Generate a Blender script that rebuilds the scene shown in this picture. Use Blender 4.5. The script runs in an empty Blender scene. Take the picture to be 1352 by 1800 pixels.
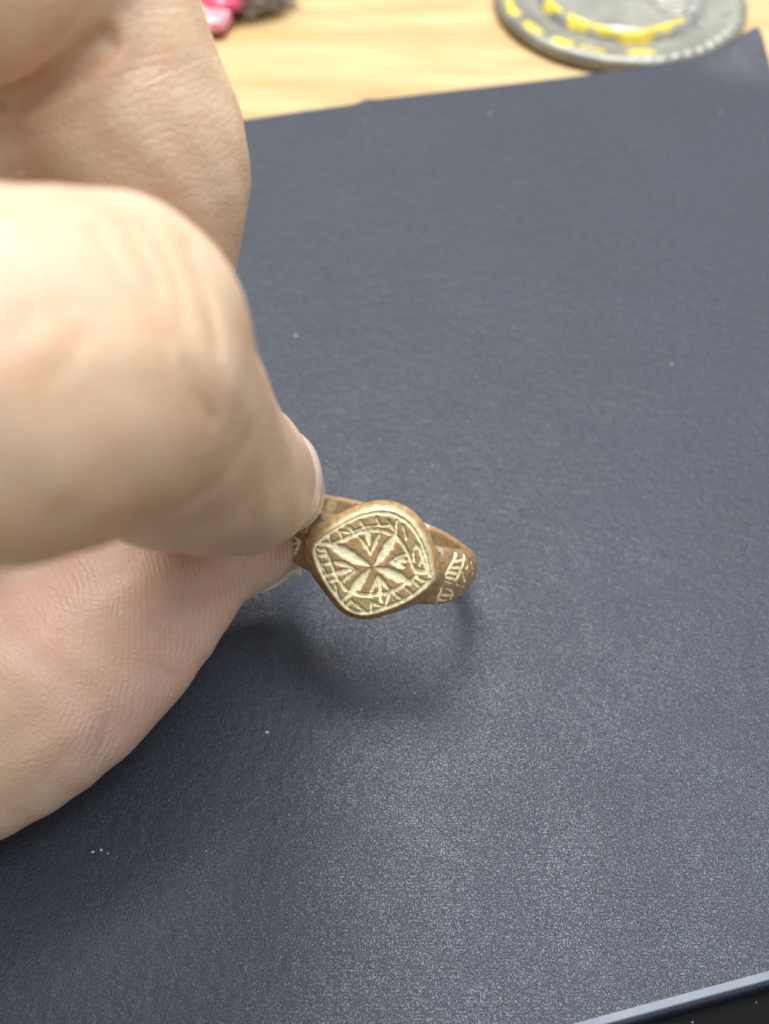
import bpy, math, random
import numpy as np
from mathutils import Vector
import openvdb

sc = bpy.context.scene
COL = sc.collection
rng = np.random.default_rng(7)
random.seed(7)

# ------------------------------------------------------------------ camera, room light, lamps, exposure
PITCH = math.radians(55.0)
CAM_H = 94.0                      # millimetres above the leatherette
FPX = 1700.0
FW = np.array([0, math.cos(PITCH), -math.sin(PITCH)])
UP = np.array([0, math.sin(PITCH), math.cos(PITCH)])
RT = np.array([1.0, 0, 0])
CPOS = np.array([0, 0, CAM_H])

cam_d = bpy.data.cameras.new('camera')
cam = bpy.data.objects.new('camera', cam_d); COL.objects.link(cam)
cam.location = (0, 0, CAM_H * 0.001)
cam.rotation_euler = (math.radians(90) - PITCH, 0, 0)
cam_d.sensor_fit = 'VERTICAL'; cam_d.sensor_height = 36.0; cam_d.lens = FPX / 1800 * 36.0
cam_d.clip_start = 0.002; cam_d.clip_end = 50
cam_d.dof.use_dof = True
cam_d.dof.focus_distance = 0.0905
cam_d.dof.aperture_fstop = cam_d.lens / 1.5
sc.camera = cam

world = bpy.data.worlds.new('World'); sc.world = world
world.use_nodes = True
world.node_tree.nodes['Background'].inputs[0].default_value = (0.96, 0.98, 1.0, 1)
world.node_tree.nodes['Background'].inputs[1].default_value = 0.46

def area_lamp(name, loc, target, size, power, color, size_y=None):
    d = bpy.data.lights.new(name, 'AREA'); d.energy = power; d.color = color
    d.shape = 'DISK' if size_y is None else 'RECTANGLE'; d.size = size
    if size_y: d.size_y = size_y
    o = bpy.data.objects.new(name, d); COL.objects.link(o)
    o.location = loc
    o.rotation_euler = (Vector(target) - Vector(loc)).to_track_quat('-Z', 'Y').to_euler()
    return o
area_lamp('ceiling_lamp', (-0.10, 0.50, 1.05), (0, 0.05, 0), 0.46, 13.5, (1.0, 0.965, 0.91))
area_lamp('ceiling_panel', (0.38, 0.20, 1.25), (0.02, 0.05, 0), 0.8, 15.0, (0.92, 0.96, 1.0), 0.5)

sc.view_settings.view_transform = 'Standard'
sc.view_settings.look = 'None'
sc.view_settings.gamma = 1
sc.view_settings.exposure = 0.25

# ------------------------------------------------------------------ helpers
def P(px, py, z):
    """point in the camera's own axes (right, up, depth) in mm"""
    return np.array([(px - 676) / FPX * z, (900 - py) / FPX * z, z])
def to_world(c):
    c = np.asarray(c, float)
    return CPOS + c[..., 0:1] * RT + c[..., 1:2] * UP + c[..., 2:3] * FW
def smooth(a, b, x):
    t = np.clip((x - a) / (b - a), 0, 1); return t * t * (3 - 2 * t)

def mesh_np(name, V, F, mat=None, smooth_on=True, colors=None, attrs=None, normals=None):
    """V (n,3) in mm, F (m,k) int"""
    me = bpy.data.meshes.new(name)
    V = np.asarray(V, np.float32) * 0.001; F = np.asarray(F, np.int32)
    k = F.shape[1]
    me.vertices.add(len(V)); me.vertices.foreach_set('co', V.ravel())
    me.loops.add(F.size); me.loops.foreach_set('vertex_index', F.ravel())
    me.polygons.add(len(F))
    me.polygons.foreach_set('loop_start', np.arange(0, F.size, k, dtype=np.int32))
    me.polygons.foreach_set('loop_total', np.full(len(F), k, np.int32))
    me.update(calc_edges=True)
    if smooth_on: me.polygons.foreach_set('use_smooth', np.ones(len(F), bool))
    if colors is not None:
        a = me.attributes.new('Col', 'FLOAT_COLOR', 'POINT')
        c = np.ones((len(V), 4), np.float32); c[:, :3] = colors
        a.data.foreach_set('color', c.ravel())
    for n, arr in (attrs or {}).items():
        if arr.ndim == 2:
            a = me.attributes.new(n, 'FLOAT_VECTOR', 'POINT'); a.data.foreach_set('vector', arr.astype(np.float32).ravel())
        else:
            a = me.attributes.new(n, 'FLOAT', 'POINT'); a.data.foreach_set('value', arr.astype(np.float32))
    me.validate()
    if normals is not None:
        me.normals_split_custom_set_from_vertices([tuple(n) for n in normals])
    if mat: me.materials.append(mat)
    return me
def link(name, me, parent=None, loc=None):
    o = bpy.data.objects.new(name, me); COL.objects.link(o)
    if parent: o.parent = parent
    if loc is not None: o.location = loc
    return o
def tag(o, label=None, cat=None, group=None, kind=None):
    if label: o['label'] = label
    if cat: o['category'] = cat
    if group: o['group'] = group
    if kind: o['kind'] = kind
    return o
def sub_mesh(V, F, sel, *arrs):
    f = F[sel]; used = np.unique(f); m = np.full(len(V), -1); m[used] = np.arange(len(used))
    return (V[used], m[f]) + tuple(a[used] for a in arrs)
def grid_faces(nu, nv, wrap_u=False):
    i = np.arange(nu if wrap_u else nu - 1); j = np.arange(nv - 1)
    I, J = np.meshgrid(i, j, indexing='ij'); I2 = (I + 1) % nu
    return np.stack([I * nv + J, I2 * nv + J, I2 * nv + J + 1, I * nv + J + 1], -1).reshape(-1, 4)

# node helpers
class NT:
    def __init__(s, name):
        s.m = bpy.data.materials.new(name); s.m.use_nodes = True
        s.t = s.m.node_tree; s.b = s.t.nodes['Principled BSDF']
    def n(s, typ, **kw):
        nd = s.t.nodes.new(typ)
        for k, v in kw.items():
            if k.startswith('i_'):
                key = k[2:]; key = int(key) if key.isdigit() else key.replace('_', ' ')
                if isinstance(v, bpy.types.NodeSocket): s.t.links.new(v, nd.inputs[key])
                else: nd.inputs[key].default_value = v
            else: setattr(nd, k, v)
        return nd
    def l(s, a, b): s.t.links.new(a, b)
    def math(s, op, a, b=0.5, clamp=False):
        nd = s.n('ShaderNodeMath', operation=op, use_clamp=clamp)
        for i, v in enumerate((a, b)):
            if isinstance(v, bpy.types.NodeSocket): s.l(v, nd.inputs[i])
            else: nd.inputs[i].default_value = v
        return nd.outputs[0]
    def ramp(s, fac, stops):
        nd = s.n('ShaderNodeValToRGB'); s.l(fac, nd.inputs[0])
        e = nd.color_ramp.elements
        while len(e) < len(stops): e.new(0.5)
        for x, (p, c) in zip(e, stops):
            x.position = p; x.color = (c, c, c, 1) if isinstance(c, (int, float)) else (*c, 1)
        return nd.outputs[0]
    def mix(s, fac, a, b, typ='MIX'):
        nd = s.n('ShaderNodeMix', data_type='RGBA', blend_type=typ)
        for i, v in ((0, fac), (6, a), (7, b)):
            if isinstance(v, bpy.types.NodeSocket): s.l(v, nd.inputs[i])
            else: nd.inputs[i].default_value = v if i == 0 else (*v, 1)
        return nd.outputs[2]
    def noise(s, vec, scale, detail=2.0, rough=0.5, dist=0.0):
        nd = s.n('ShaderNodeTexNoise', i_Scale=scale, i_Detail=detail, i_Roughness=rough, i_Distortion=dist)
        if vec is not None: s.l(vec, nd.inputs['Vector'])
        return nd.outputs['Fac']
    def vmul(s, vec, xyz):
        nd = s.n('ShaderNodeMapping'); s.l(vec, nd.inputs[0]); nd.inputs['Scale'].default_value = xyz
        return nd.outputs[0]
    def obj(s): return s.n('ShaderNodeTexCoord').outputs['Object']
    def attr(s, name, out='Fac'): return s.n('ShaderNodeAttribute', attribute_name=name).outputs[out]
    def bump(s, h, strength, dist, normal=None):
        nd = s.n('ShaderNodeBump', i_Strength=strength, i_Distance=dist); s.l(h, nd.inputs['Height'])
        if normal is not None: s.l(normal, nd.inputs['Normal'])
        return nd.outputs[0]
    def set(s, **kw):
        for k, v in kw.items():
            key = k.replace('_', ' ')
            if isinstance(v, bpy.types.NodeSocket): s.l(v, s.b.inputs[key])
            else: s.b.inputs[key].default_value = (*v, 1) if isinstance(v, tuple) and len(v) == 3 and key != 'Subsurface Radius' else v
        return s.m

# ------------------------------------------------------------------ materials
def mat_leather(smooth_edge=False):
    t = NT('navy_leatherette_trim' if smooth_edge else 'navy_leatherette')
    o = t.obj()
    big = t.noise(o, 55, 3)
    col = t.mix(big, (0.010, 0.0128, 0.0225), (0.020, 0.0245, 0.038))
    if smooth_edge:
        f = t.noise(o, 900, 2)
        return t.set(Base_Color=col, Roughness=0.34, Specular_IOR_Level=0.75, Specular_Tint=(0.84, 0.90, 1.0), Normal=t.bump(f, 0.08, 0.00008))
    w = t.noise(o, 3600, 1.0, 0.4, 0.3)
    worm = t.ramp(t.math('ABSOLUTE', t.math('SUBTRACT', w, 0.5)), [(0.0, 0.0), (0.035, 0.25), (0.10, 1.0)])
    fine = t.noise(o, 5200, 2)
    lump = t.math('ADD', t.noise(o, 520, 2), t.math('MULTIPLY', t.noise(o, 1250, 2), 1.1))
    h = t.math('ADD', t.math('MULTIPLY', worm, 0.75), t.math('ADD', t.math('MULTIPLY', fine, 0.25), t.math('MULTIPLY', lump, 1.6)))
    rough = t.math('ADD', t.math('MULTIPLY', t.noise(o, 140, 3), 0.22), 0.40)
    return t.set(Base_Color=col, Roughness=rough, Specular_IOR_Level=0.72, Specular_Tint=(0.88, 0.93, 1.0), Normal=t.bump(h, 0.54, 0.00010))
def mat_wood():
    t = NT('pale_varnished_wood'); o = t.obj()
    mp = t.n('ShaderNodeMapping'); t.l(o, mp.inputs[0]); mp.inputs['Rotation'].default_value = (0, 0, -0.30); mp.inputs['Scale'].default_value = (14, 120, 60)
    g = t.noise(mp.outputs[0], 1.0, 5, 0.6, 1.2)
    mp2 = t.n('ShaderNodeMapping'); t.l(o, mp2.inputs[0]); mp2.inputs['Rotation'].default_value = (0, 0, -0.24); mp2.inputs['Scale'].default_value = (60, 900, 60)
    g2 = t.noise(mp2.outputs[0], 1.0, 3)
    c = t.mix(t.ramp(g, [(0.36, 0.0), (0.64, 1.0)]), (0.56, 0.405, 0.21), (0.42, 0.275, 0.115))
    c = t.mix(t.math('MULTIPLY', g2, 0.35), c, (0.50, 0.35, 0.16))
    return t.set(Base_Color=c, Roughness=0.42, Normal=t.bump(g2, 0.1, 0.0002))
def mat_simple(name, col, rough=0.5, metal=0.0, spec=0.5, noise=None, amount=0.3, bump=0.0, bdist=0.0002):
    t = NT(name)
    c = col
    if noise:
        n_ = t.noise(t.obj(), noise, 4)
        c = t.mix(n_, tuple(x * (1 - amount) for x in col), tuple(min(1, x * (1 + amount)) for x in col))
        if bump: t.set(Normal=t.bump(n_, bump, bdist))
    return t.set(Base_Color=c, Roughness=rough, Metallic=metal, Specular_IOR_Level=spec)
def mat_bronze():
    t = NT('worn_bronze'); o = t.obj()
    col = t.attr('Col', 'Color'); gr = t.attr('patina')
    n1 = t.noise(o, 1500, 4, 0.6); n2 = t.noise(o, 350, 3)
    dark = t.mix(t.ramp(n1, [(0.3, 0.0), (0.7, 1.0)]), (0.62, 0.58, 0.50), (1.15, 1.12, 1.05))
    c = t.mix(0.75, col, dark, 'MULTIPLY')
    c = t.mix(t.math('MULTIPLY', t.ramp(n2, [(0.45, 0.0), (0.75, 1.0)]), 0.35), c, (0.36, 0.27, 0.11))
    met = t.math('MULTIPLY', t.math('SUBTRACT', 1.0, gr, True), 0.38)
    rough = t.math('ADD', t.math('ADD', 0.26, t.math('MULTIPLY', n1, 0.22)), t.math('MULTIPLY', gr, 0.28))
    f = t.noise(o, 4200, 3, 0.65)
    return t.set(Base_Color=c, Metallic=met, Roughness=rough, Normal=t.bump(f, 0.9, 0.00008))
def mat_skin():
    t = NT('skin'); o = t.obj()
    col = t.attr('Col', 'Color')
    fs = t.attr('finger_co', 'Vector'); fpw = t.attr('ridge_weight'); fww = t.attr('wrinkle_weight')
    blot = t.noise(o, 260, 3, 0.6)
    c = t.mix(t.ramp(blot, [(0.35, 0.0), (0.7, 0.6)]), col, t.mix(1.0, col, (0.97, 0.77, 0.67), 'MULTIPLY'))
    # finger-print ridges: bands along the finger, bent by noise
    sep = t.n('ShaderNodeSeparateXYZ'); t.l(fs, sep.inputs[0])
    warp = t.math('MULTIPLY', t.noise(o, 60, 1), 1.6)
    ph = t.math('ADD', sep.outputs[2], t.math('ADD', warp, t.math('MULTIPLY', t.noise(o, 480, 2), 0.85)))
    ridge = t.math('MULTIPLY', t.math('ADD', t.math('SINE', t.math('MULTIPLY', ph, 2 * math.pi / 0.46)), 1.0), 0.5)
    ridge = t.math('MULTIPLY', t.math('MULTIPLY', ridge, fpw), t.ramp(t.noise(o, 420, 3, 0.6), [(0.34, 0.25), (0.56, 1.0)]))
    # long thin wrinkles across the finger
    wv = t.vmul(fs, (3.4, 0.10, 0.0))
    wr = t.noise(wv, 1.0, 3, 0.6, 0.4)
    wr = t.ramp(wr, [(0.36, 0.0), (0.50, 1.0)])
    wr = t.math('MULTIPLY', wr, fww)
    vor = t.n('ShaderNodeTexVoronoi', feature='DISTANCE_TO_EDGE', i_Scale=1700.0); t.l(o, vor.inputs['Vector'])
    cell = t.ramp(vor.outputs['Distance'], [(0.0, 0.0), (0.25, 1.0)])
    b1 = t.bump(ridge, 0.45, 0.00011)
    b2 = t.bump(wr, 0.32, 0.00012, b1)
    c = t.mix(t.math('MULTIPLY', t.math('SUBTRACT', 1.0, t.ramp(wr, [(0.0, 0.0), (0.6, 1.0)]), True), t.math('MULTIPLY', fww, 0.16)), c, (0.80, 0.66, 0.54))
    b3 = t.bump(cell, 0.4, 0.00007, b2)
    c = t.mix(t.math('MULTIPLY', t.math('MULTIPLY', t.math('SUBTRACT', 1.0, ridge), fpw), 0.10), c, (0.50, 0.25, 0.18))
    return t.set(Base_Color=c, Roughness=0.46, Specular_IOR_Level=0.42, Subsurface_Weight=0.35,
                 Subsurface_Radius=(1.0, 0.32, 0.16), Subsurface_Scale=0.0018, Normal=b3)
def mat_nail():
    t = NT('fingernail'); col = t.attr('Col', 'Color')
    st = t.noise(t.vmul(t.attr('nail_co', 'Vector'), (4.0, 0.3, 1)), 1.0, 2)
    return t.set(Base_Color=col, Roughness=0.28, Specular_IOR_Level=0.5, Subsurface_Weight=0.4,
                 Subsurface_Radius=(1.0, 0.5, 0.35), Subsurface_Scale=0.001, Normal=t.bump(st, 0.12, 0.0001))

# ------------------------------------------------------------------ setting: table, black slab, navy pad
ANG = math.radians(13.2)
def UVW(u, v, z=0.0):
    return np.array([u * math.cos(ANG) - v * math.sin(ANG), u * math.sin(ANG) + v * math.cos(ANG), z])
TABLE_Z = -8.6
V = np.array([[-900, -300, TABLE_Z], [900, -300, TABLE_Z], [900, 900, TABLE_Z], [-900, 900, TABLE_Z]])
table = link('table', mesh_np('table', V, [[0, 1, 2, 3]], mat_wood(), False)); tag(table, kind='structure')

def slab(name, u0, u1, v0, v1, z0, z1, r, mat):
    """box in the pad's own frame with rounded rim (profile swept round a rounded rectangle)"""
    prof = [(r * (1 - math.cos(a)), -r * (1 - math.sin(a))) for a in np.linspace(0, math.pi / 2, 7)]   # inward offset, drop below the top
    rings = []
    def loop(off, z):
        pts = []
        cr = 3.0
        for cx, cy, a0 in ((u1 - cr, v1 - cr, 0), (u0 + cr, v1 - cr, 90), (u0 + cr, v0 + cr, 180), (u1 - cr, v0 + cr, 270)):
            for a in np.linspace(a0, a0 + 90, 9):
                rr = cr - off
                pts.append(UVW(cx + rr * math.cos(math.radians(a)), cy + rr * math.sin(math.radians(a)), z))
        return pts
    rings.append(loop(0, z0))
    for off, dz in prof: rings.append(loop(off, z1 + dz))
    R = np.array(rings); nr, nl, _ = R.shape
    V = R.transpose(1, 0, 2).reshape(-1, 3)
    F = grid_faces(nl, nr, True).tolist()
    me = bpy.data.meshes.new(name)
    F.append([i * nr + nr - 1 for i in range(nl)]); F.append([i * nr for i in range(nl)][::-1])
    me.from_pydata([tuple(v * 0.001) for v in V], [], F); me.update()
    me.polygons.foreach_set('use_smooth', np.array([True] * (len(F) - 2) + [False, False]))
    me.materials.append(mat)
    return link(name, me)
black = slab('black_slab', -118, 116, -70, 141.2, TABLE_Z, -2.45, 1.0,
             mat_simple('black_gloss', (0.0025, 0.0025, 0.003), 0.4, 0, 0.03, 300, 0.3))
tag(black, 'flat glossy black slab under the navy leatherette pad, showing at its lower edge', 'slab')

U0, U1, V0, V1 = -112.0, 101.3, 6.4, 146.9
pad = bpy.data.objects.new('leatherette_pad', None); COL.objects.link(pad)
pad.location = (0, 0, 0)
tag(pad, 'dark navy grained leatherette pad with a lifted far corner, lying under the hand and ring', 'pad')
def pad_height(u, v):
    c = smooth(84, 104, u) * smooth(132, 147, v)
    tear = 0.35 * np.exp(-((u - 31) / 1.6) ** 2) * smooth(143, 147, v)
    wav = 0.25 * np.sin(u * 0.045 + 1) * smooth(128, 147, v)
    return 4.5 * c * c + 0.6 * c + tear + wav
def pad_edge(u):            # outline of the far edge, not quite straight
    return V1 - 0.55 * (1 - smooth(29.5, 32.0, u)) - 1.2 * smooth(40, -40, -0 + u * 0 + u) * 0 + 0.25 * np.sin(u * 0.06) + 0.012 * (u - 31) * (u < 31)
nu, nv = 260, 150
uu = np.linspace(U0, U1, nu)
TR = V0 + 1.3              # where the grained sheet ends and the smooth edge starts
tt = np.linspace(0, 1, nv)
rows = []
for u in uu:
    v = TR + (pad_edge(u) - TR) * tt
    rr = u + 0 * v
    # rounded far right corner
    z = pad_height(rr, v)
    x = u * math.cos(ANG) - v * math.sin(ANG); y = u * math.sin(ANG) + v * math.cos(ANG)
    rows.append(np.stack([x, y, z], -1))
top = np.array(rows)
bot = top.copy(); bot[..., 2] -= 0.75
Vt = np.concatenate([top.reshape(-1, 3), bot.reshape(-1, 3)] * 2)
Fg = grid_faces(nu, nv); n0 = nu * nv
Fb = Fg[:, ::-1] + n0
def rim(idx):
    a = np.array(idx) + 2 * n0; return np.stack([a[:-1], a[:-1] + n0, a[1:] + n0, a[1:]], -1)
I = np.arange(n0).reshape(nu, nv)
Fr = np.concatenate([rim(I[:, -1])[:, ::-1], rim(I[0, :])[:, ::-1], rim(I[-1, :]), rim(I[:, 0])])
link('cover', mesh_np('cover', Vt, np.concatenate([Fg, Fb, Fr]), mat_leather()), pad)
# board under the cover and the smooth turned edge along the near side
ns = 12
prof = [(TR, 0.0)] + [(V0 + 0.75 - 0.75 * math.sin(a) , -1.15 + 1.15 * math.cos(a)) for a in np.linspace(0.0, math.pi / 2, 9)] + [(V0, -2.4), (TR, -2.4)]
prof = np.array(prof); prof[0, 1] = -0.02; prof[1, 1] = -0.02
us = np.linspace(U0, U1, 200)
Vv = np.array([[UVW(u, v, z + 0.0 + 0.02 * math.sin(u * 0.9) * (v < TR - 0.1)) for v, z in prof] for u in us])
link('turned_edge', mesh_np('turned_edge', Vv.reshape(-1, 3), grid_faces(len(us), len(prof))[:, ::-1], mat_leather(True)), pad)
Vv = np.array([[UVW(u, v, z) for v, z in ((TR, -0.76), (V1 - 2.2, -0.76), (V1 - 2.2, -2.4), (TR, -2.4))] for u in (U0 + 1, U1 - 1)]).reshape(-1, 3)
link('backing_board', mesh_np('backing_board', Vv, [[0, 1, 5, 4][::-1], [1, 2, 6, 5][::-1], [2, 3, 7, 6][::-1], [3, 0, 4, 7][::-1], [0, 1, 2, 3], [4, 5, 6, 7][::-1]],
     mat_simple('grey_board', (0.05, 0.05, 0.06), 0.8), False), pad)

# ------------------------------------------------------------------ signed-distance modelling
def smin(a, b, k):
    h = np.maximum(k - np.abs(a - b), 0) / k
    return np.minimum(a, b) - h * h * k * 0.25
def smax(a, b, k): return -smin(-a, -b, k)
def vdb_mesh(D, org, vs, clampv):
    D = np.clip(D, -clampv, clampv).astype(np.float32)
    g = openvdb.FloatGrid(clampv); g.copyFromArray(np.ascontiguousarray(D), tolerance=0.0)
    p, q = g.convertToQuads(0.0)
    return p.astype(np.float64) * vs + org, q.astype(np.int64)
def project(V, fn, it=3, eps=0.02):
    for _ in range(it):
        d = fn(V)
        g = np.stack([fn(V + np.eye(3)[i] * eps) - d for i in range(3)], -1) / eps
        V = V - g * (d / np.maximum((g * g).sum(-1), 1e-3))[:, None]
    d = fn(V); g = np.stack([fn(V + np.eye(3)[i] * eps) - d for i in range(3)], -1)
    return V, g / np.maximum(np.linalg.norm(g, axis=-1), 1e-9)[:, None]
def seg_dist(V, a, b):
    ab = b - a; h = np.clip(((V - a) @ ab) / max(ab @ ab, 1e-9), 0, 1)
    return np.linalg.norm(V - a - h[:, None] * ab, axis=-1), h
def march(fn, org, dirs, t0, t1, n=160):
    """first hit of rays with fn==0"""
    t = np.full(len(dirs), float(t0))
    for _ in range(n):
        d = fn(org + dirs * t[:, None]); t = np.minimum(t + np.clip(d, -0.5, 2.0) * 0.7, t1)
    return org + dirs * t[:, None]

# ------------------------------------------------------------------ the ring
RN = np.array([-0.02, -0.185, 0.98]); RN[2] *= -1            # camera axes use depth, so "towards the camera" is -z
RN /= np.linalg.norm(RN)
E1 = np.array([0.955, -0.295, 0.0]); E1 -= RN * (E1 @ RN); E1 /= np.linalg.norm(E1)
E2 = np.cross(RN, E1)
if E2[1] < 0: E2 = -E2
BC = P(652, 998, 90.0)                                      # middle of the bezel face
RB = np.stack([E1, E2, RN], 0)                              # rows: ring axes in camera axes
def ring_local(c): return (c - BC) @ RB.T
def ring_cam(l): return BC + l @ RB
EYE = ring_local(np.zeros((1, 3)))[0]
def pix_dirs(pts):
    d = np.array([P(x, y, 1.0) for x, y in pts]); d /= np.linalg.norm(d, axis=1)[:, None]
    return d @ RB.T
Z4 = lambda X, Y: (520 + X / 5.2, 860 + Y / 5.2)
Z5 = lambda X, Y: (720 + X / 9.013, 920 + Y / 9.013)
Z8 = lambda X, Y: (420 + X / 4.09, 640 + Y / 4.09)
def on_face(pts):
    d = pix_dirs(pts); t = -EYE[2] / d[:, 2]
    return EYE + d * t[:, None]
outline = [(150,520),(250,420),(420,310),(560,240),(700,200),(800,190),(930,215),(1040,280),(1110,370),(1180,490),(1222,620),(1247,790),(1235,860),
           (1130,955),(1000,1035),(850,1105),(700,1155),(560,1155),(460,1112),(380,1030),(290,900),(210,760),(165,640)]
OUT = on_face([Z4(*p) for p in outline])[:, :2]
for _ in range(2): OUT = np.stack([0.75 * OUT + 0.25 * np.roll(OUT, -1, 0), 0.25 * OUT + 0.75 * np.roll(OUT, -1, 0)], 1).reshape(-1, 2)
def poly_sdf(pu, pv):
    d = np.full(np.broadcast(pu, pv).shape, 1e9); inside = np.zeros(d.shape, bool)
    n = len(OUT)
    for i in range(n):
        a = OUT[i]; b = OUT[(i + 1) % n]; e = b - a
        wx = pu - a[0]; wy = pv - a[1]
        h = np.clip((wx * e[0] + wy * e[1]) / (e @ e), 0, 1)
        d = np.minimum(d, (wx - h * e[0]) ** 2 + (wy - h * e[1]) ** 2)
        c = ((a[1] > pv) != (b[1] > pv)) & (pu < (b[0] - a[0]) * (pv - a[1]) / (b[1] - a[1] + 1e-12) + a[0])
        inside ^= c
    d = np.sqrt(d); return np.where(inside, -d, d)
HC, HR = -12.35, 10.3                                       # hoop centre below the face, mid radius
def ring_field(u, v, w, d2=None):
    if d2 is None: d2 = poly_sdf(u, v)
    rho = np.sqrt(u * u + (w - HC) ** 2)
    cosf = (w - HC) / np.maximum(rho, 1e-6)                 # 1 at the bezel, -1 at the back
    t = np.clip((cosf + 0.35) / 1.25, 0, 1); t = t * t * (3 - 2 * t)
    hb = 1.75 + 1.25 * t; th = 0.72 + 0.42 * t
    vc = v + 0.0
    crown = 0.85 * (vc / hb) ** 2
    qx = np.abs(rho - HR - 0.25 * t + 0.5 * crown) - th + 0.5 * crown + 0.55; qy = np.abs(vc) - hb + 0.55
    band = np.sqrt(np.maximum(qx, 0) ** 2 + np.maximum(qy, 0) ** 2) + np.minimum(np.maximum(qx, qy), 0) - 0.55
    off = np.where(w > -1.5, 0.12 + 0.62 * smooth(0.05, -1.3, w), 0.74 - 0.75 * (-1.5 - w))
    bez = smax(smax(d2 - off, w, 0.55), -(w + 4.2), 0.8)
    d = smax(smin(band, bez, 2.4), w, 0.06)
    return smax(d, 9.3 - rho, 0.4)
def ring_fn(V): return ring_field(V[:, 0], V[:, 1], V[:, 2])
vs = 0.085
gx = np.arange(-12.6, 12.6, vs); gy = np.arange(-7.2, 7.2, vs); gz = np.arange(-22.6, 0.6, vs)
d2g = poly_sdf(gx[:, None], gy[None, :])
D = ring_field(gx[:, None, None], gy[None, :, None], gz[None, None, :], d2g[:, :, None])
RV, RF = vdb_mesh(D, np.array([gx[0], gy[0], gz[0]]), vs, 0.6); del D
RV, RNm = project(RV, ring_fn, 2, 0.01)

CROSS = [   # (points in the close view, half width start->mid->end) petals and chevrons
    ([(320,515),(430,565),(560,640),(690,700)], (18,46,38,4)), ([(905,430),(850,520),(790,610),(722,695)], (22,44,36,4)),
    ([(495,965),(560,880),(620,800),(692,715)], (22,40,34,4)), ([(1045,855),(940,800),(840,755),(728,712)], (20,42,36,4)),
    ([(585,440),(640,520),(682,595)], (14,22,8)), ([(765,410),(730,490),(682,595)], (14,20,8)), ([(655,390),(668,450),(672,500)], (30,26,16)),
    ([(365,665),(460,690),(555,735)], (16,22,8)), ([(440,840),(490,790),(555,735)], (14,18,8)), ([(365,770),(430,755),(505,738)], (24,24,14)),
    ([(1000,600),(930,625),(865,665)], (16,20,8)), ([(985,705),(930,685),(865,665)], (20,26,8)), ([(990,650),(940,660)], (26,20)),
    ([(690,935),(725,860),(757,785)], (16,20,8)), ([(845,905),(800,850),(757,785)], (16,20,8)), ([(762,800),(770,920),(778,1015)], (20,20,14)),
]
BORDER = [
    ([(168,520),(300,400),(450,300),(600,238),(750,208),(880,225),(1000,285),(1085,375),(1150,490),(1195,620),(1228,790)], (22,)),
    ([(1228,840),(1120,945),(1000,1020),(830,1090),(660,1138),(540,1128),(450,1075),(355,965),(262,830),(205,690),(160,545)], (24,)),
    ([(185,495),(330,505),(450,455),(600,395),(700,372),(800,380),(885,412),(955,470),(1015,565),(1060,680),(1095,760),(1215,755)], (20,)),
    ([(1110,795),(1020,855),(920,915),(830,948),(700,968),(600,965),(500,945),(430,890),(370,800),(330,700),(290,600),(265,550)], (19,)),
    ([(300,425),(322,500)], (14,)), ([(400,385),(420,440)], (13,)), ([(490,345),(540,415)], (16,)), ([(590,290),(640,365)], (14,)), ([(740,260),(765,330)], (16,)),
    ([(850,290),(895,375)], (14,)), ([(925,290),(915,400)], (16,)), ([(980,330),(1010,450)], (12,)), ([(420,380),(500,395)], (12,)), ([(530,385),(640,345)], (13,)), ([(650,345),(760,325)], (13,)), ([(780,335),(880,325)], (13,)),
    ([(1100,500),(1075,600),(1085,660)], (13,)), ([(1120,520),(1165,640),(1200,740)], (18,)), ([(1160,600),(1130,700)], (12,)), ([(1100,730),(1215,760)], (18,)),
    ([(1090,800),(1205,850)], (16,)), ([(1095,850),(1150,915)], (16,)), ([(1005,905),(1070,960)], (13,)), ([(890,945),(985,1015)], (14,)), ([(865,945),(840,1000),(820,1065)], (12,20,10)),
    ([(682,1015),(688,1060),(690,1110)], (8,17,12)), ([(700,1035),(800,1080)], (15,)), ([(755,950),(785,1025)], (13,)), ([(505,1020),(570,1065),(630,1115)], (10,18,14)), ([(510,1015),(450,1085)], (16,)),
    ([(490,955),(425,1030)], (18,)), ([(365,870),(370,940),(395,1010)], (16,)), ([(285,850),(375,830)], (15,)), ([(275,790),(350,770)], (15,)), ([(275,775),(240,690)], (11,)), ([(215,605),(285,600)], (15,)),
    ([(230,690),(330,670)], (15,)), ([(310,880),(370,960)], (10,)), ([(190,540),(260,570)], (12,)),
]
SHOULDER = [
    ([(735,470),(660,640),(580,800)], (22,)), ([(865,510),(850,640),(760,850)], (21,)), ([(735,595),(830,570)], (19,)), ([(690,690),(810,700)], (20,)), ([(620,765),(750,790)], (20,)),
    ([(585,845),(745,880)], (18,)), ([(555,912),(670,945)], (8,16,6)), ([(830,740),(880,910)], (13,)), ([(885,680),(975,950)], (13,)), ([(975,600),(1000,800)], (12,)), ([(900,560),(925,700)], (10,)),
    ([(1040,560),(1075,680)], (11,)), ([(1060,690),(1020,920)], (10,)), ([(1090,790),(1070,890)], (8,)), ([(745,960),(880,1012)], (10,20,6)), ([(1058,962),(1075,965)], (14,)),
    ([(515,1025),(470,1150),(430,1275)], (14,20,18)), ([(590,1025),(675,1065),(695,1120),(660,1190),(620,1255)], (10,17,18,17,14)), ([(510,1130),(700,1140)], (19,)), ([(480,1212),(585,1222)], (15,)),
    ([(740,1132),(870,1088)], (8,)), ([(705,1215),(800,1170),(900,1105)], (7,)),
]
SHOULDER_L = [
    ([(528,1040),(505,1120),(485,1200)], (10,)), ([(470,1130),(445,1190)], (7,)), ([(420,1175),(462,1205)], (8,)), ([(355,1255),(340,1330)], (7,)), ([(400,1245),(440,1285),(400,1370)], (9,)),
    ([(355,1300),(430,1290)], (7,)), ([(365,1340),(400,1350)], (8,)),
]
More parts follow.
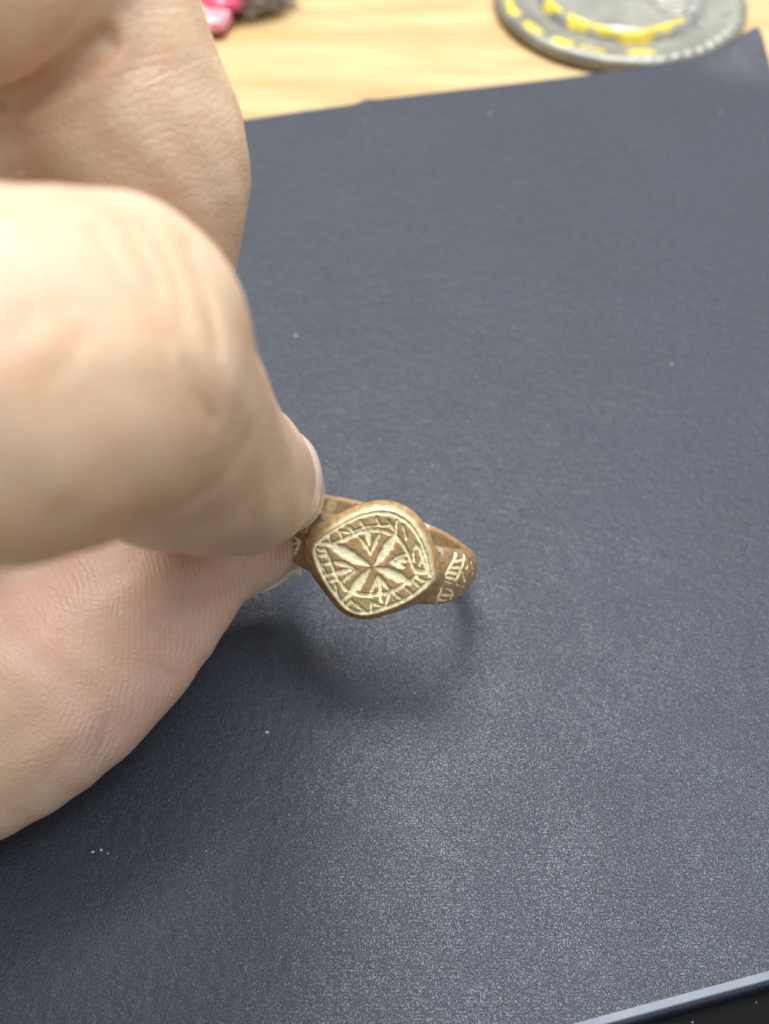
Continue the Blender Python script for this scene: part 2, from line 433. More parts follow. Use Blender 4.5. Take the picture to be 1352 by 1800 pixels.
def strokes3d(lst, zf, sc_, face):
    out = []
    for pts, hw in lst:
        px = [zf(*p) for p in pts]
        if face: q = on_face(px)
        else: q = march(ring_fn, EYE, pix_dirs(px), 74, 102)
        w = np.interp(np.linspace(0, 1, len(q)), np.linspace(0, 1, max(len(hw), 2)), hw if len(hw) > 1 else hw * 2)
        out.append((q, w / sc_ / (FPX / 90.0)))
    return out
def groove(V, lst):
    """0..1 depth of cut for each vertex"""
    g = np.zeros(len(V))
    wob = 0.022 * np.sin(V[:, 0] * 7.1 + 1.3 * np.sin(V[:, 1] * 5.3)) + 0.018 * np.sin(V[:, 1] * 9.7 + V[:, 2] * 8.0)
    for q, w in lst:
        lo = q.min(0) - 0.9; hi = q.max(0) + 0.9
        sel = np.where(((V > lo) & (V < hi)).all(1))[0]
        if not len(sel): continue
        vv = V[sel]; best = np.zeros(len(sel))
        for i in range(len(q) - 1):
            d, h = seg_dist(vv, q[i], q[i + 1]); hw = w[i] + (w[i + 1] - w[i]) * h
            best = np.maximum(best, smooth(1.18, 0.55, (d + wob[sel]) / np.maximum(hw, 0.02)))
        g[sel] = np.maximum(g[sel], best)
    return g
gc = groove(RV, [(q, w * (1.25 if i < 4 else 1.15)) for i, (q, w) in enumerate(strokes3d(CROSS, Z4, 5.2, True))]); gb = groove(RV, strokes3d(BORDER, Z4, 5.2, True))
gs = np.maximum(groove(RV, [(q, w * 1.65) for q, w in strokes3d(SHOULDER, Z5, 9.013, False)]), groove(RV, [(q, w * 1.6) for q, w in strokes3d(SHOULDER_L, Z8, 4.09, False)]))
facing = smooth(0.75, 0.95, RNm[:, 2]); gc *= facing; gb *= facing
G = np.maximum(np.maximum(gc, gb), gs)
d2v = poly_sdf(RV[:, 0], RV[:, 1])
pit = 0.014 * np.sin(RV[:, 0] * 1.7 + 2 * np.sin(RV[:, 1] * 1.3)) + 0.006 * np.sin(RV[:, 1] * 6.3 + RV[:, 0] * 4.4 + RV[:, 2] * 3)
RV2 = RV - RNm * (0.24 * G * np.where(gs >= G, 0.55, 1.0))[:, None] + RNm * pit[:, None]
BRONZE = np.array([0.42, 0.275, 0.145]); CREAM = np.array([0.77, 0.73, 0.51]); GREEN = np.array([0.26, 0.26, 0.12])
nz = np.sin(RV[:, 0] * 2.7 + 3 * np.sin(RV[:, 1] * 1.9)) * np.sin(RV[:, 1] * 3.3 + 2 * np.sin(RV[:, 0] * 2.2))
col = BRONZE * (1 + 0.16 * nz)[:, None]
face = smooth(0.05, -0.25, d2v) * facing
olive = np.array([0.37, 0.25, 0.13]); col = col * (1 - 0.55 * face[:, None]) + olive * 0.55 * face[:, None]
ring_zone = face * smooth(-2.2, -1.3, d2v)
col = col * (1 - 0.4 * ring_zone[:, None]) + np.array([0.44, 0.37, 0.21]) * 0.4 * ring_zone[:, None]
pc = CREAM * (1 + 0.07 * nz)[:, None] * np.where(gs >= np.maximum(G, 0.01), 1.12, 1.0)[:, None]
edge = np.clip(4 * G * (1 - G), 0, 1) * facing
pc = pc * (1 - 0.55 * edge[:, None]) + GREEN * 0.55 * edge[:, None]
pg = smooth(0.15, 0.75, G)[:, None]
col = col * (1 - pg) + pc * pg
# pale rim round the upper edge, dark corrosion spots, pale deposits inside the hoop
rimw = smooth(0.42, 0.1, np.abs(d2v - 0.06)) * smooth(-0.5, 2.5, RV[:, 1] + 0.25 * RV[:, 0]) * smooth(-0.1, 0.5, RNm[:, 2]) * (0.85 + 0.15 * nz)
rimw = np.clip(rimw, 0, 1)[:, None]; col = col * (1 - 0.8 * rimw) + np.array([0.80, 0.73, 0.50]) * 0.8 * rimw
def spot(px, r, c, amt=1.0):
    global col
    q = march(ring_fn, EYE, pix_dirs([px]), 74, 125)[0]
    d = np.linalg.norm(RV - q, axis=1) * (1 + 0.25 * np.sin(RV[:, 0] * 6 + RV[:, 2] * 5))
    k = smooth(r, r * 0.5, d)[:, None] * amt; col = col * (1 - k) + np.array(c) * k
spot(Z4(205, 275), 0.75, (0.10, 0.11, 0.12), 0.9); spot(Z4(300, 265), 0.4, (0.25, 0.2, 0.12), 0.7)
spot(Z5(490, 430), 0.62, (0.62, 0.62, 0.52), 0.9); spot(Z5(480, 470), 0.24, (0.06, 0.07, 0.09), 1.0)
spot(Z4(320, 150), 0.8, (0.72, 0.66, 0.42), 0.9); spot(Z4(430, 70), 1.0, (0.66, 0.62, 0.46), 0.8); spot(Z4(620, 95), 1.4, (0.66, 0.56, 0.36), 0.6)
spot(Z4(385, 65), 0.35, (0.12, 0.10, 0.07), 0.8)
inner = smooth(9.85, 9.4, np.sqrt(RV[:, 0] ** 2 + (RV[:, 2] - HC) ** 2))[:, None]
col = col * (1 - 0.35 * inner) + np.array([0.52, 0.36, 0.18]) * 0.35 * inner

mb = mat_bronze()
ring_root_w = to_world(BC)                                   # ring's own origin at the bezel
ring = bpy.data.objects.new('signet_ring', None); COL.objects.link(ring); ring.location = ring_root_w * 0.001
tag(ring, 'old bronze signet ring with an engraved cross on its bezel, pinched between fingertip and thumb', 'ring')
RW = to_world(ring_cam(RV2)) - ring_root_w
fullme = mesh_np('tmp', RW, RF[:, ::-1]); 
nrm = np.zeros(len(RW) * 3, np.float32); fullme.vertex_normals.foreach_get('vector', nrm); nrm = nrm.reshape(-1, 3)
cam_dir = (CPOS - to_world(BC)); fc = RW[np.argmax(RV[:, 2])]
flip = (nrm[facing > 0.9].mean(0) @ cam_dir) < 0
RFo = RF if flip else RF[:, ::-1]
if flip: nrm = -nrm
bpy.data.meshes.remove(fullme)
fm = lambda a: a[RFo].mean(1)
Gf, gcf, gbf, gsf, df, wf = fm(G), fm(gc), fm(gb), fm(gs), fm(d2v), fm(RV[:, 2])
cut = Gf > 0.5
is_cross = cut & (gcf >= gbf) & (gcf >= gsf)
is_border = cut & ~is_cross & (gbf >= gsf)
is_sh = cut & ~is_cross & ~is_border
is_bez = ~cut & (df < 0.78) & (wf > -1.9)
is_band = ~(is_cross | is_border | is_sh | is_bez)
def ring_part(name, sel, parent):
    v, f, c, p, n = sub_mesh(RW, RFo, sel, col, G, nrm)
    return link(name, mesh_np(name, v, f, mb, True, c, {'patina': p}, n), parent)
band = ring_part('band', is_band, ring); ring_part('shoulder_engraving', is_sh, band)
bezel = ring_part('bezel', is_bez, ring); ring_part('engraved_cross', is_cross, bezel); ring_part('engraved_border', is_border, bezel)

# ------------------------------------------------------------------ the hand (one continuous skin)
def chain(*pts): return [(np.array(p[:3], float), p[3]) for p in pts]
def K(px, py, z, r): return (*P(px, py, z), r)
INDEX = chain((-72, 18, 66, 12.0), (-53, 13, 54, 10.2), (-37, 9.5, 48.5, 10.0), K(-130, 655, 49, 9.6), K(30, 668, 50.5, 9.5), K(122, 656, 52.5, 9.0), K(200, 690, 57, 8.3),
              K(262, 728, 63, 8.0), K(340, 800, 71, 7.0), K(408, 836, 80, 6.5), K(436, 851, 85, 5.85), K(447, 857, 88, 5.4))
MIDDLE = chain((-66, 44, 80, 12.0), (-45, 42, 74, 10.6), K(-70, -88, 65.5, 9.4), K(108, -20, 71, 8.9), K(192, 155, 74, 8.6), K(246, 292, 77, 8.6), K(258, 420, 80, 7.5), K(270, 540, 84, 6.3))
THUMB = chain((-92, -14, 86, 15.0), (-62, -24, 82, 12.0), K(-330, 1360, 84, 10.6), K(-100, 1300, 86, 10.3), K(60, 1205, 87.5, 10.6), K(150, 1115, 88.5, 10.6), K(220, 1045, 90, 10.0),
              K(300, 985, 92, 8.2), K(360, 955, 94, 7.2), K(440, 943, 96.5, 5.4), K(478, 948, 97.5, 3.6), K(496, 960, 99, 2.6))
RINGF = chain((-70, 52, 92, 11.5), (-52, 58, 92, 9.8), (-42, 58, 96, 9.4), (-38, 54, 104, 8.4), (-40, 47, 111, 7.8), (-46, 42, 114, 6.8))
LITTLE = chain((-80, 56, 102, 10.5), (-63, 61, 106, 8.8), (-54, 61, 110, 8.2), (-51, 56, 117, 7.4), (-55, 50, 121, 6.8), (-60, 47, 122, 6.0))
PALM = [chain((-150, 10, 92, 19), (-110, 20, 84, 17), (-76, 22, 74, 12)), chain((-150, 10, 92, 19), (-110, 34, 88, 16), (-70, 44, 84, 12)), chain((-140, 20, 96, 18), (-105, 44, 98, 14), (-76, 54, 98, 11)),
        chain((-150, 10, 92, 19), (-120, -4, 88, 17), (-92, -14, 86, 15)), chain((-96, -8, 84, 14), (-76, 8, 76, 11)), chain((-72, 30, 74, 13), (-52, 28, 70, 11), (-37, 27, 72, 8.0)), chain((-260, 0, 98, 26), (-190, 4, 95, 22), (-150, 10, 92, 19))]
INDEX_PAD = chain(K(245, 850, 64, 3.7), K(330, 842, 73, 4.9), K(420, 858, 83, 4.9))
FINGERS = [(INDEX, None), (MIDDLE, None), (THUMB, (np.array([0.25, -0.45, 0.86]), 1.22)), (RINGF, None), (LITTLE, None)]

def densify(ch, n=4):
    """Catmull-Rom through the joints"""
    A = np.array([np.append(p, r) for p, r in ch]); A = np.vstack([2 * A[0] - A[1], A, 2 * A[-1] - A[-2]])
    out = []
    for i in range(1, len(A) - 2):
        for t in np.linspace(0, 1, n, endpoint=False):
            p0, p1, p2, p3 = A[i - 1:i + 3]
            out.append(0.5 * (2 * p1 + (p2 - p0) * t + (2 * p0 - 5 * p1 + 4 * p2 - p3) * t * t + (3 * p1 - p0 - 3 * p2 + p3) * t ** 3))
    out.append(A[-2]); return np.array(out)
FD = [densify(c) for c, _ in FINGERS]; XD = densify(INDEX_PAD); XK = densify(chain(K(120, 545, 52, 5.4), K(213, 558, 55, 5.9), K(262, 590, 58, 5.2))); PD = [densify(c, 2) for c in PALM]

class Field:
    """distance on points (n,3) or on a dense grid"""
    def __init__(s, axes=None): s.axes = axes
    def tube(s, pts, flat, X, D, k):
        if flat is not None: fd, fk = flat; fd = fd / np.linalg.norm(fd)
        for a, b in zip(pts[:-1], pts[1:]):
            rm = max(a[3], b[3]) + 7
            lo = np.minimum(a[:3], b[:3]) - rm; hi = np.maximum(a[:3], b[:3]) + rm
            if s.axes is not None:
                sl = tuple(slice(np.searchsorted(ax, l), np.searchsorted(ax, h)) for ax, l, h in zip(s.axes, lo, hi))
                x, y, z = (s.axes[0][sl[0]][:, None, None], s.axes[1][sl[1]][None, :, None], s.axes[2][sl[2]][None, None, :])
            else:
                sl = np.where(((X > lo) & (X < hi)).all(1))[0]
                if not len(sl): continue
                x, y, z = X[sl, 0], X[sl, 1], X[sl, 2]
            x = x - a[0]; y = y - a[1]; z = z - a[2]
            ab = b[:3] - a[:3]; L = max(ab @ ab, 1e-9)
            h = np.clip((x * ab[0] + y * ab[1] + z * ab[2]) / L, 0, 1)
            dx = x - h * ab[0]; dy = y - h * ab[1]; dz = z - h * ab[2]
            q = dx * dx + dy * dy + dz * dz
            if flat is not None:
                dd = dx * fd[0] + dy * fd[1] + dz * fd[2]; q = q + (fk * fk - 1) * dd * dd
            d = np.sqrt(q) - (a[3] + (b[3] - a[3]) * h)
            D[sl] = smin(D[sl], d, k) if k > 0 else np.minimum(D[sl], d)
        return D
    def hand(s, X=None):
        shape = tuple(len(a) for a in s.axes) if s.axes is not None else (len(X),)
        palm = np.full(shape, 6.0, np.float32)
        for p in PD: s.tube(p, None, X, palm, 6.0)
        tot = palm.copy()
        for (c, flat), pts in zip(FINGERS, FD):
            f = np.full(shape, 6.0, np.float32); s.tube(pts, flat, X, f, 0.35)
            if pts is FD[0]: s.tube(XD, None, X, f, 1.2); s.tube(XK, None, X, f, 1.6)
            tot = smin(tot, smin(f, palm, 7.0), 0.9)
        return tot
vs = 0.42
ax = [np.arange(-262, 2, vs), np.arange(-46, 80, vs), np.arange(34, 132, vs)]
D = Field(ax).hand()
HV, HF = vdb_mesh(D, np.array([a[0] for a in ax]), vs, 1.6); del D
hand_fn = lambda X: Field().hand(X).astype(np.float64)
HV, HN = project(HV, hand_fn, 2, 0.05)

# creases cut into the skin: polylines seen on the surface, (points, depth mm, half width mm)
def hand_pick(pts):
    d = np.array([P(x, y, 1.0) for x, y in pts]); d /= np.linalg.norm(d, axis=1)[:, None]
    return march(hand_fn, np.zeros(3), d, 30, 140, 120)
CREASES = [
    ([(150,1398),(168,1340),(186,1290),(190,1262)], 0.22, 0.42), ([(318,1190),(300,1186),(285,1172)], 0.2, 0.42),
    ([(60,1450),(75,1380),(110,1330)], 0.12, 0.45), ([(10,1480),(40,1400)], 0.12, 0.45),
    ([(190,70),(130,125),(70,155),(0,188)], 0.8, 1.0), ([(205,925),(300,903),(390,850),(438,775)], 0.25, 1.5),
    ([(215,375),(250,440),(285,500)], 0.22, 0.45), ([(330,430),(370,520),(385,610)], 0.25, 0.5), ([(255,380),(300,460),(330,560)], 0.2, 0.4), ([(170,400),(220,490),(300,600)], 0.2, 0.45), ([(150,590),(125,625),(95,660)], 0.10, 0.6), ([(60,540),(20,600)], 0.10, 0.6),
    ([(330,640),(350,700),(380,740)], 0.15, 0.5),
]
disp = np.zeros(len(HV))
for pts, dep, hw in CREASES:
    q = hand_pick(pts)
    lo = q.min(0) - 4; hi = q.max(0) + 4
    sel = np.where(((HV > lo) & (HV < hi)).all(1))[0]
    if not len(sel): continue
    best = np.full(len(sel), 99.0)
    for i in range(len(q) - 1): best = np.minimum(best, seg_dist(HV[sel], q[i], q[i + 1])[0])
    disp[sel] -= (1.5 if pts[0][1] < 700 and pts[0][0] > 140 else 1.0) * dep * np.exp(-(best / hw) ** 2) + 0.3 * dep * np.exp(-((best - 2.2 * hw) / hw) ** 2)
lump = 0.10 * np.sin(HV[:, 0] * 0.9 + 1.5 * np.sin(HV[:, 1] * 0.5)) * np.sin(HV[:, 1] * 0.8 + HV[:, 2] * 0.6)
HV2 = HV + HN * (disp + lump)[:, None]

# which finger each point belongs to, how far along it, and round it
fid = np.zeros(len(HV), int); bestd = np.full(len(HV), 1e9); fs = np.zeros((len(HV), 3))
for k, ((c, flat), pts) in enumerate(zip(FINGERS, FD)):
    s0 = 0.0
    for a, b in zip(pts[:-1], pts[1:]):
        d, h = seg_dist(HV, a[:3], b[:3]); L = np.linalg.norm(b[:3] - a[:3])
        dd = d - (a[3] + (b[3] - a[3]) * h)
        m = dd < bestd; bestd[m] = dd[m]; fid[m] = k
        fs[m, 0] = s0 + h[m] * L
        ctr = a[:3] + h[m][:, None] * (b[:3] - a[:3]); rel = HV[m] - ctr
        t = (b[:3] - a[:3]) / L
        e = np.cross(t, [0.3, 0.2, 0.93]); e /= np.linalg.norm(e); g = np.cross(t, e)
        fs[m, 1] = np.arctan2(rel @ g, rel @ e) * 8.0
        s0 += L
Lf = [np.linalg.norm(np.diff(p[:, :3], axis=0), axis=1).sum() for p in FD]
from_tip = np.array(Lf)[fid] - fs[:, 0]
# ridge phase: loops round a core on the thumb pad, plain bands elsewhere
core = hand_pick([(30, 1145)])[0]
toward_cam = -(HN * (HV / np.linalg.norm(HV, axis=1)[:, None])).sum(1)
rc = HV - core
loops = np.sqrt((rc[:, 0] * 1.0) ** 2 + (rc[:, 1] * 0.62) ** 2 + (rc[:, 2] * 0.6) ** 2)
fs[:, 2] = np.where(fid == 2, loops, from_tip)
thumbpad = (fid == 2) * smooth(34, 26, from_tip) * smooth(-0.1, 0.35, toward_cam)
thumbpad *= smooth(-24, -8, -0 + (HN @ np.array([-0.2, 1, -0.3])) * 20)
ridge_w = np.clip(thumbpad, 0, 1) * (0.35 + 0.65 * smooth(2.5, 9.0, loops)) * (0.75 + 0.25 * np.sin(HV[:, 0] * 0.7 + HV[:, 1])) + (fid == 0) * 0.25 * smooth(14, 8, from_tip)
wr_w = (fid == 1) * 0.9 + (fid == 0) * 0.45 * smooth(18, 24, from_tip) + (fid == 2) * 0.5 * smooth(22, 30, from_tip) + (fid > 2) * 0.5
SKIN = np.array([0.56, 0.42, 0.298])
hc = np.tile(SKIN, (len(HV), 1))
pink = np.clip(thumbpad * 0.9 + (fid == 0) * 0.35 * smooth(10, 2, from_tip), 0, 1)[:, None]
hc = hc * (1 - pink) + np.array([0.63, 0.44, 0.355]) * pink
tipw = ((fid == 2) * smooth(14, 4, from_tip))[:, None]
hc = hc * (1 - 0.6 * tipw) + np.array([0.64, 0.47, 0.37]) * 0.6 * tipw
cr = np.clip(-disp / 0.5, 0, 1)[:, None]; hc = hc * (1 - 0.3 * cr) + np.array([0.50, 0.25, 0.15]) * 0.3 * cr

hand_o = P(-900, 700, 90); hand_w = to_world(hand_o)
hw = to_world(HV2) - hand_w
HFo = HF[:, ::-1]
a_, b_, c_ = hw[HFo[:2000, 0]], hw[HFo[:2000, 1]], hw[HFo[:2000, 2]]
nn = np.cross(b_ - a_, c_ - a_); want = HN[HFo[:2000, 0]] @ np.stack([RT, UP, FW])
if (nn * want).sum() < 0: HFo = HF
hand = link('hand', mesh_np('hand', hw, HFo, mat_skin(), True, hc, {'finger_co': fs, 'ridge_weight': ridge_w, 'wrinkle_weight': wr_w}), None, hand_w * 0.001)
tag(hand, 'bare hand reaching in from the left, index finger and thumb pinching the bronze ring', 'hand')

mn = mat_nail()
def nail(name, label, base, axis, dors, rw, rt, half_ang, length, bed, thick=0.45, taper=0.88, free=2.0, curl=0.5, cut=2.0, tipcut=2.6, dive=1.4):
    """curved plate: base point on the finger's axis, axis towards the tip, dors = outward middle of the nail"""
    axis = axis / np.linalg.norm(axis); dors = dors - axis * (dors @ axis); dors /= np.linalg.norm(dors); side = np.cross(axis, dors)
    nu_, nv_ = 29, 33
    rows = []; cols = []; co = []
    for i, s in enumerate(np.linspace(0, 1, nu_)):
        for a in np.linspace(-1, 1, nv_):
            # rounded cuticle and free edge
            lo_, hi_ = cut * a ** 4, length - tipcut * a ** 4; ss = lo_ + (hi_ - lo_) * s
            th = math.radians(half_ang) * a * (1 - 0.06 * (1 - s) - 0.10 * max(0, s - 0.7))
            k = 0.84 + 0.16 * smooth(0.0, 0.4, s) - (1 - taper) * max(0.0, s - 0.4) / 0.6
            p = base + axis * ss + (dors * (rt * k * math.cos(th)) + side * (rw * k * math.sin(th))) - dors * (curl * s * s + dive * (1 - 0.75 * s) * a ** 4)
            rows.append(p); co.append((rw * th, ss, 0))
            f = smooth(length - free - 0.25, length - free + 0.25, ss)
            cols.append(np.array(bed) * (1 - f) + np.array([0.64, 0.61, 0.50]) * f)
    A = np.array(rows).reshape(nu_, nv_, 3)
    nrmv = (A - (base + axis * ((A - base) @ axis)[..., None])); nrmv /= np.linalg.norm(nrmv, axis=-1)[..., None]
    Bm = A - nrmv * thick
    n0_ = nu_ * nv_; Fg_ = grid_faces(nu_, nv_); I_ = np.arange(n0_).reshape(nu_, nv_)
    def rim_(a): a = np.array(a); return np.stack([a[:-1], a[:-1] + n0_, a[1:] + n0_, a[1:]], -1)
    F_ = np.concatenate([Fg_, Fg_[:, ::-1] + n0_, rim_(I_[:, 0])[:, ::-1], rim_(I_[:, -1]), rim_(I_[0, :]), rim_(I_[-1, :])[:, ::-1]])
    V_ = np.concatenate([A.reshape(-1, 3), Bm.reshape(-1, 3)])
    o = link(name, mesh_np(name, to_world(V_) - hand_w, F_, mn, True, np.array(cols * 2), {'nail_co': np.array(co * 2)}), hand)
    o['label'] = label
    return o
a0, a1 = P(408, 836, 80), P(447, 857, 88)
nail('fingernail', 'pale nail of the index finger seen edge-on', a0 + (a1 - a0) * 0.0, a1 - a0, np.array([0.98, 0.10, 0.1]), 6.8, 6.85, 44, 12.0, (0.58, 0.455, 0.37), free=4.2, taper=0.90, curl=0.3)
t0_, t1_ = P(360, 955, 94), P(487, 953, 98)
nail('thumbnail', 'translucent whitish edge of the thumbnail under the ring shoulder', t0_, t1_ - t0_, np.array([0.15, -0.42, 0.88]), 6.2, 4.5, 66, 11.0, (0.62, 0.54, 0.45), free=8.5, taper=0.62, curl=-0.2, cut=1.8, tipcut=1.6, dive=2.4, thick=0.9)

# ------------------------------------------------------------------ round dish on the table
def lathe(prof, n, wob=None):
    prof = np.array(prof, float); ang = np.linspace(0, 2 * math.pi, n, endpoint=False)
    V = np.zeros((n, len(prof), 3))
    for i, a in enumerate(ang):
        r = prof[:, 0]; z = prof[:, 1] + (wob(a, r) if wob else 0)
        V[i, :, 0] = r * math.cos(a); V[i, :, 1] = r * math.sin(a); V[i, :, 2] = z
    return V.reshape(-1, 3), grid_faces(n, len(prof), True)
dish = bpy.data.objects.new('round_dish', None); COL.objects.link(dish)
DC = np.array([47.6, 197.5, TABLE_Z]); dish.location = DC * 0.001
tag(dish, 'round silvery grey dish with yellow paint marks, standing on the wooden table', 'dish')
pewter = mat_simple('pewter', (0.24, 0.24, 0.21), 0.45, 0.4, 0.5, 150, 0.55, 0.6, 0.0010)
glaze = mat_simple('pale_pewter', (0.32, 0.32, 0.28), 0.36, 0.4, 0.5, 200, 0.5, 0.6, 0.0010)
def ribs(a, r):
    k = smooth(17.5, 19.5, r) * (0.5 + 0.5 * math.cos(min(abs(((a + 0.75 + math.pi) % (2 * math.pi)) - math.pi) / 1.1, 1) * math.pi))
    return 0.28 * k * math.sin(a * 54)
V, F = lathe([(24.2, 0.0), (25.3, 0.9), (25.2, 2.2), (24.4, 3.0), (23.2, 3.1), (22.0, 2.7), (20.5, 2.1), (19.0, 1.7), (17.6, 1.5), (16.9, 1.6)], 220, ribs)
link('rim', mesh_np('rim', V, F, pewter), dish)
V, F = lathe([(16.9, 1.6), (16.4, 2.4), (15.8, 3.2), (15.0, 3.5), (14.2, 3.2), (13.5, 2.6), (12, 2.3), (8, 2.2), (4, 2.25), (0.01, 2.3)], 160)
link('raised_centre', mesh_np('raised_centre', V, F, glaze), dish)
yellow = mat_simple('yellow_paint', (0.62, 0.50, 0.06), 0.4, 0, 0.5, 300, 0.5)
white = mat_simple('painted_highlight', (0.78, 0.78, 0.66), 0.35, 0, 0.5, 500, 0.12)
def patch(name, r0, r1, a0, a1, z, mat, seed, par, label=None):
    rg = np.random.default_rng(seed); n, m = 26, 7
    a = np.radians(np.linspace(a0, a1, n)); mid = (r0 + r1) / 2; hwid = (r1 - r0) / 2
    ph = rg.uniform(0, 6, 4)
    V = []
    for i, x in enumerate(a):
        e = math.sqrt(max(0.0, 1 - (2 * i / (n - 1) - 1) ** 4)) * (0.75 + 0.25 * math.sin(9 * x + ph[0]) + 0.15 * math.sin(23 * x + ph[1]))
        for t in np.linspace(-1, 1, m):
            r = mid + hwid * e * t + 0.5 * math.sin(6 * x + ph[2])
            zz = np.interp(r, ZR, ZZ)
            V.append((r * math.cos(x), r * math.sin(x), zz + 0.02 + z * (1 - t * t) * (0.3 + 0.7 * e)))
    o = link(name, mesh_np(name, V, grid_faces(n, m)[:, ::-1], mat), par)
    if label: o['label'] = label
ZR = [0, 4, 8, 12, 13.5, 14.2, 15.0, 15.8, 16.4, 16.9, 17.6, 19.0, 20.5, 22.0, 23.2, 24.4, 25.2]
ZZ = [2.3, 2.25, 2.2, 2.3, 2.6, 3.2, 3.5, 3.2, 2.4, 1.6, 1.5, 1.7, 2.1, 2.7, 3.1, 3.0, 2.2]
for i, (r0, r1, a0, a1) in enumerate([(13.4, 17.0, 192, 214), (12.6, 16.8, 216, 240), (14.4, 16.8, 238, 292), (12.8, 17.0, 288, 314), (20.6, 24.8, 186, 203), (21.0, 24.2, 208, 222), (19.6, 23.8, 227, 240), (20.0, 24.2, 241, 255), (19.0, 23.0, 265, 281)]):
    patch('paint_mark', r0, r1, a0, a1, 0.35, yellow, i, dish)
patch('highlight_patch', 12.6, 14.6, 236, 280, 0.4, white, 40, dish, 'whitish painted highlight inside the yellow arc')  # light caught by the raised step, painted on as a white patch
for i in range(3):   # raised diagonal ridges in the upper right of the dish
    x0, y0 = 1.5 + i * 2.2, 4.0 - i * 5.0; x1, y1 = 13.0 + i * 1.2, -7.5 - i * 1.2 + 2.0 * (i == 0)
    V = []
    for t in np.linspace(0, 1, 22):
        c = np.array([x0 + (x1 - x0) * t, y0 + (y1 - y0) * t + 0.4 * math.sin(9 * t + i)]); e = math.sin(math.pi * min(max(t, 0.02), 0.98)) ** 0.5
        d = np.array([-(y1 - y0), x1 - x0]); d /= np.linalg.norm(d)
        for q in np.linspace(-1, 1, 7):
            p = c + d * 0.9 * q * e; V.append((p[0], p[1], np.interp(np.hypot(*p), ZR, ZZ) + 0.02 + 0.9 * (1 - q * q) * e))
    link('relief_ridge', mesh_np('relief_ridge', V, grid_faces(22, 7)[:, ::-1], glaze), dish)

# ------------------------------------------------------------------ pink and grey ornament at the far left
orn = bpy.data.objects.new('fluffy_ornament', None); COL.objects.link(orn)
OC = np.array([-31.0, 196.5, TABLE_Z]); orn.location = OC * 0.001
tag(orn, 'small fluffy grey ornament with a shiny pink lobe, on the table beyond the finger', 'ornament')
def blob(name, c, rad, mat, seed, amp=0.12, freq=3.0, n=40, m=24, label=None):
    rg = np.random.default_rng(seed); ph = rg.uniform(0, 6, 3)
    th = np.linspace(0, 2 * math.pi, n, endpoint=False); fi = np.linspace(0.02, math.pi - 0.02, m)
    V = []
    for a in th:
        for b in fi:
            d = np.array([math.cos(a) * math.sin(b), math.sin(a) * math.sin(b), math.cos(b)])
            k = 1 + amp * (math.sin(freq * d[0] * 2 + ph[0]) * math.sin(freq * d[1] * 2 + ph[1]) + 0.5 * math.sin(freq * 4 * d[2] + ph[2] + 3 * d[0]))
            V.append(np.array(c) + d * np.array(rad) * k)
    o = link(name, mesh_np(name, V, grid_faces(n, m, True)[:, ::-1], mat), orn)
    if label: o['label'] = label
pinkm = mat_simple('pink_gloss', (0.78, 0.30, 0.34), 0.22, 0, 0.6, 120, 0.2)
pinkd = mat_simple('deep_pink', (0.62, 0.06, 0.14), 0.3, 0, 0.5, 160, 0.2)
blob('pink_lobe', (-6.0, -8.0, 2.2), (6.6, 4.0, 2.2), pinkm, 1)
blob('red_fold', (-1.0, -4.2, 3.4), (4.2, 2.2, 1.4), pinkd, 2)
blob('pink_bead', (4.5, 0.5, 6.0), (2.6, 2.0, 1.5), pinkd, 5)
greym = mat_simple('grey_plush', (0.36, 0.32, 0.29), 0.9, 0, 0.2, 700, 0.4)
blob('fluffy_body', (3.0, 2.0, 3.2), (9.0, 6.6, 3.4), greym, 3, 0.2, 4.0)
rg = np.random.default_rng(11); V = []; F = []
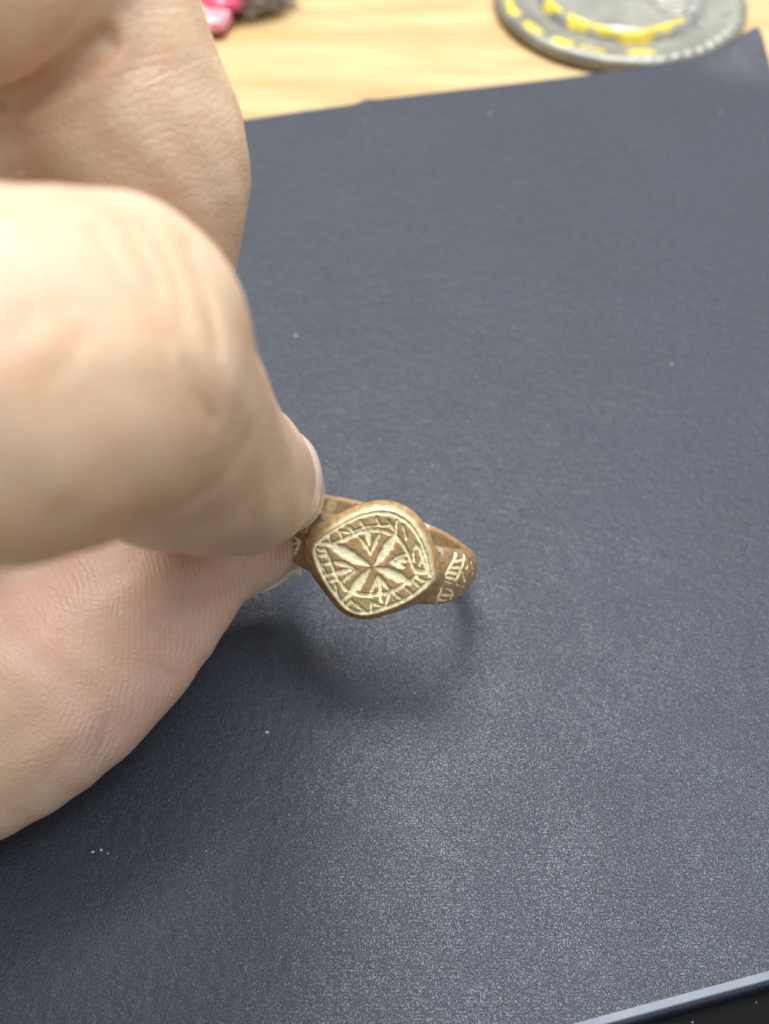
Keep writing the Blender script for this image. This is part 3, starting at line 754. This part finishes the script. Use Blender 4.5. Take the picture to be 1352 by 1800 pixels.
for i in range(1500):
    d = rg.normal(size=3); d[2] = abs(d[2]); d /= np.linalg.norm(d)
    b = np.array([3.0, 2.0, 2.6]) + d * np.array([8.6, 6.2, 3.2]) * rg.uniform(0.85, 1.05); L = rg.uniform(1.0, 2.6)
    t = d + rg.normal(size=3) * 0.5; s_ = np.cross(t, rg.normal(size=3)); s_ *= 0.16 / np.linalg.norm(s_)
    k = len(V); V += [b - s_, b + s_, b + t * L + s_ * 0.2, b + t * L - s_ * 0.2]; F.append([k, k + 1, k + 2, k + 3])
tag(link('plush_fibres', mesh_np('plush_fibres', V, F, greym, False), orn), kind='stuff')

# ------------------------------------------------------------------ dust on the pad and on the black edge
def ground(px, py, z):
    d = P(px, py, 1.0); w = d[0] * RT + d[1] * UP + d[2] * FW
    return CPOS + w * ((z - CAM_H) / w[2])
V = []; F = []
def speck(p, r):
    k = len(V); n = 7; ph = rng.uniform(0, 6); st = rng.uniform(0.4, 1.0)
    for i in range(n):
        a = ph + i * 2 * math.pi / n; q = r * rng.uniform(0.6, 1.2)
        V.append(p + np.array([q * math.cos(a), q * st * math.sin(a), 0.01]))
    V.append(p + np.array([0, 0, 0.01 + r * 0.8]))
    for i in range(n): F.append([k + i, k + (i + 1) % n, k + n])
for px, py, r in ((470, 1287, .17), (163, 1498, .20), (178, 1494, .18), (190, 1500, .12), (822, 741, .16), (600, 765, .1), (1036, 1498, .09), (1082, 1305, .1), (362, 1496, .09), (640, 215, .3), (1268, 200, .22),
                  (862, 200, .22), (730, 1218, .1), (830, 1740, .09), (905, 575, .16), (520, 590, .18), (1180, 640, .16), (760, 820, .12)):
    speck(ground(px, py, 0.02), r)
for _ in range(90):
    u, v = rng.uniform(-60, 100), rng.uniform(9, 140); speck(UVW(u, v, 0.02), rng.uniform(0.025, 0.06) * (1 + v / 140))
for _ in range(160): speck(UVW(rng.uniform(-40, 60), V0 - rng.uniform(0.4, 12), -2.44), rng.uniform(0.04, 0.11))
for _ in range(30): speck(UVW(rng.uniform(0, 60), V0 + 0.3 + rng.uniform(0, 0.5), -0.28), rng.uniform(0.03, 0.07))
tag(link('dust_specks', mesh_np('dust_specks', V, F, mat_simple('dust', (0.40, 0.41, 0.42), 0.9), False)), kind='stuff')
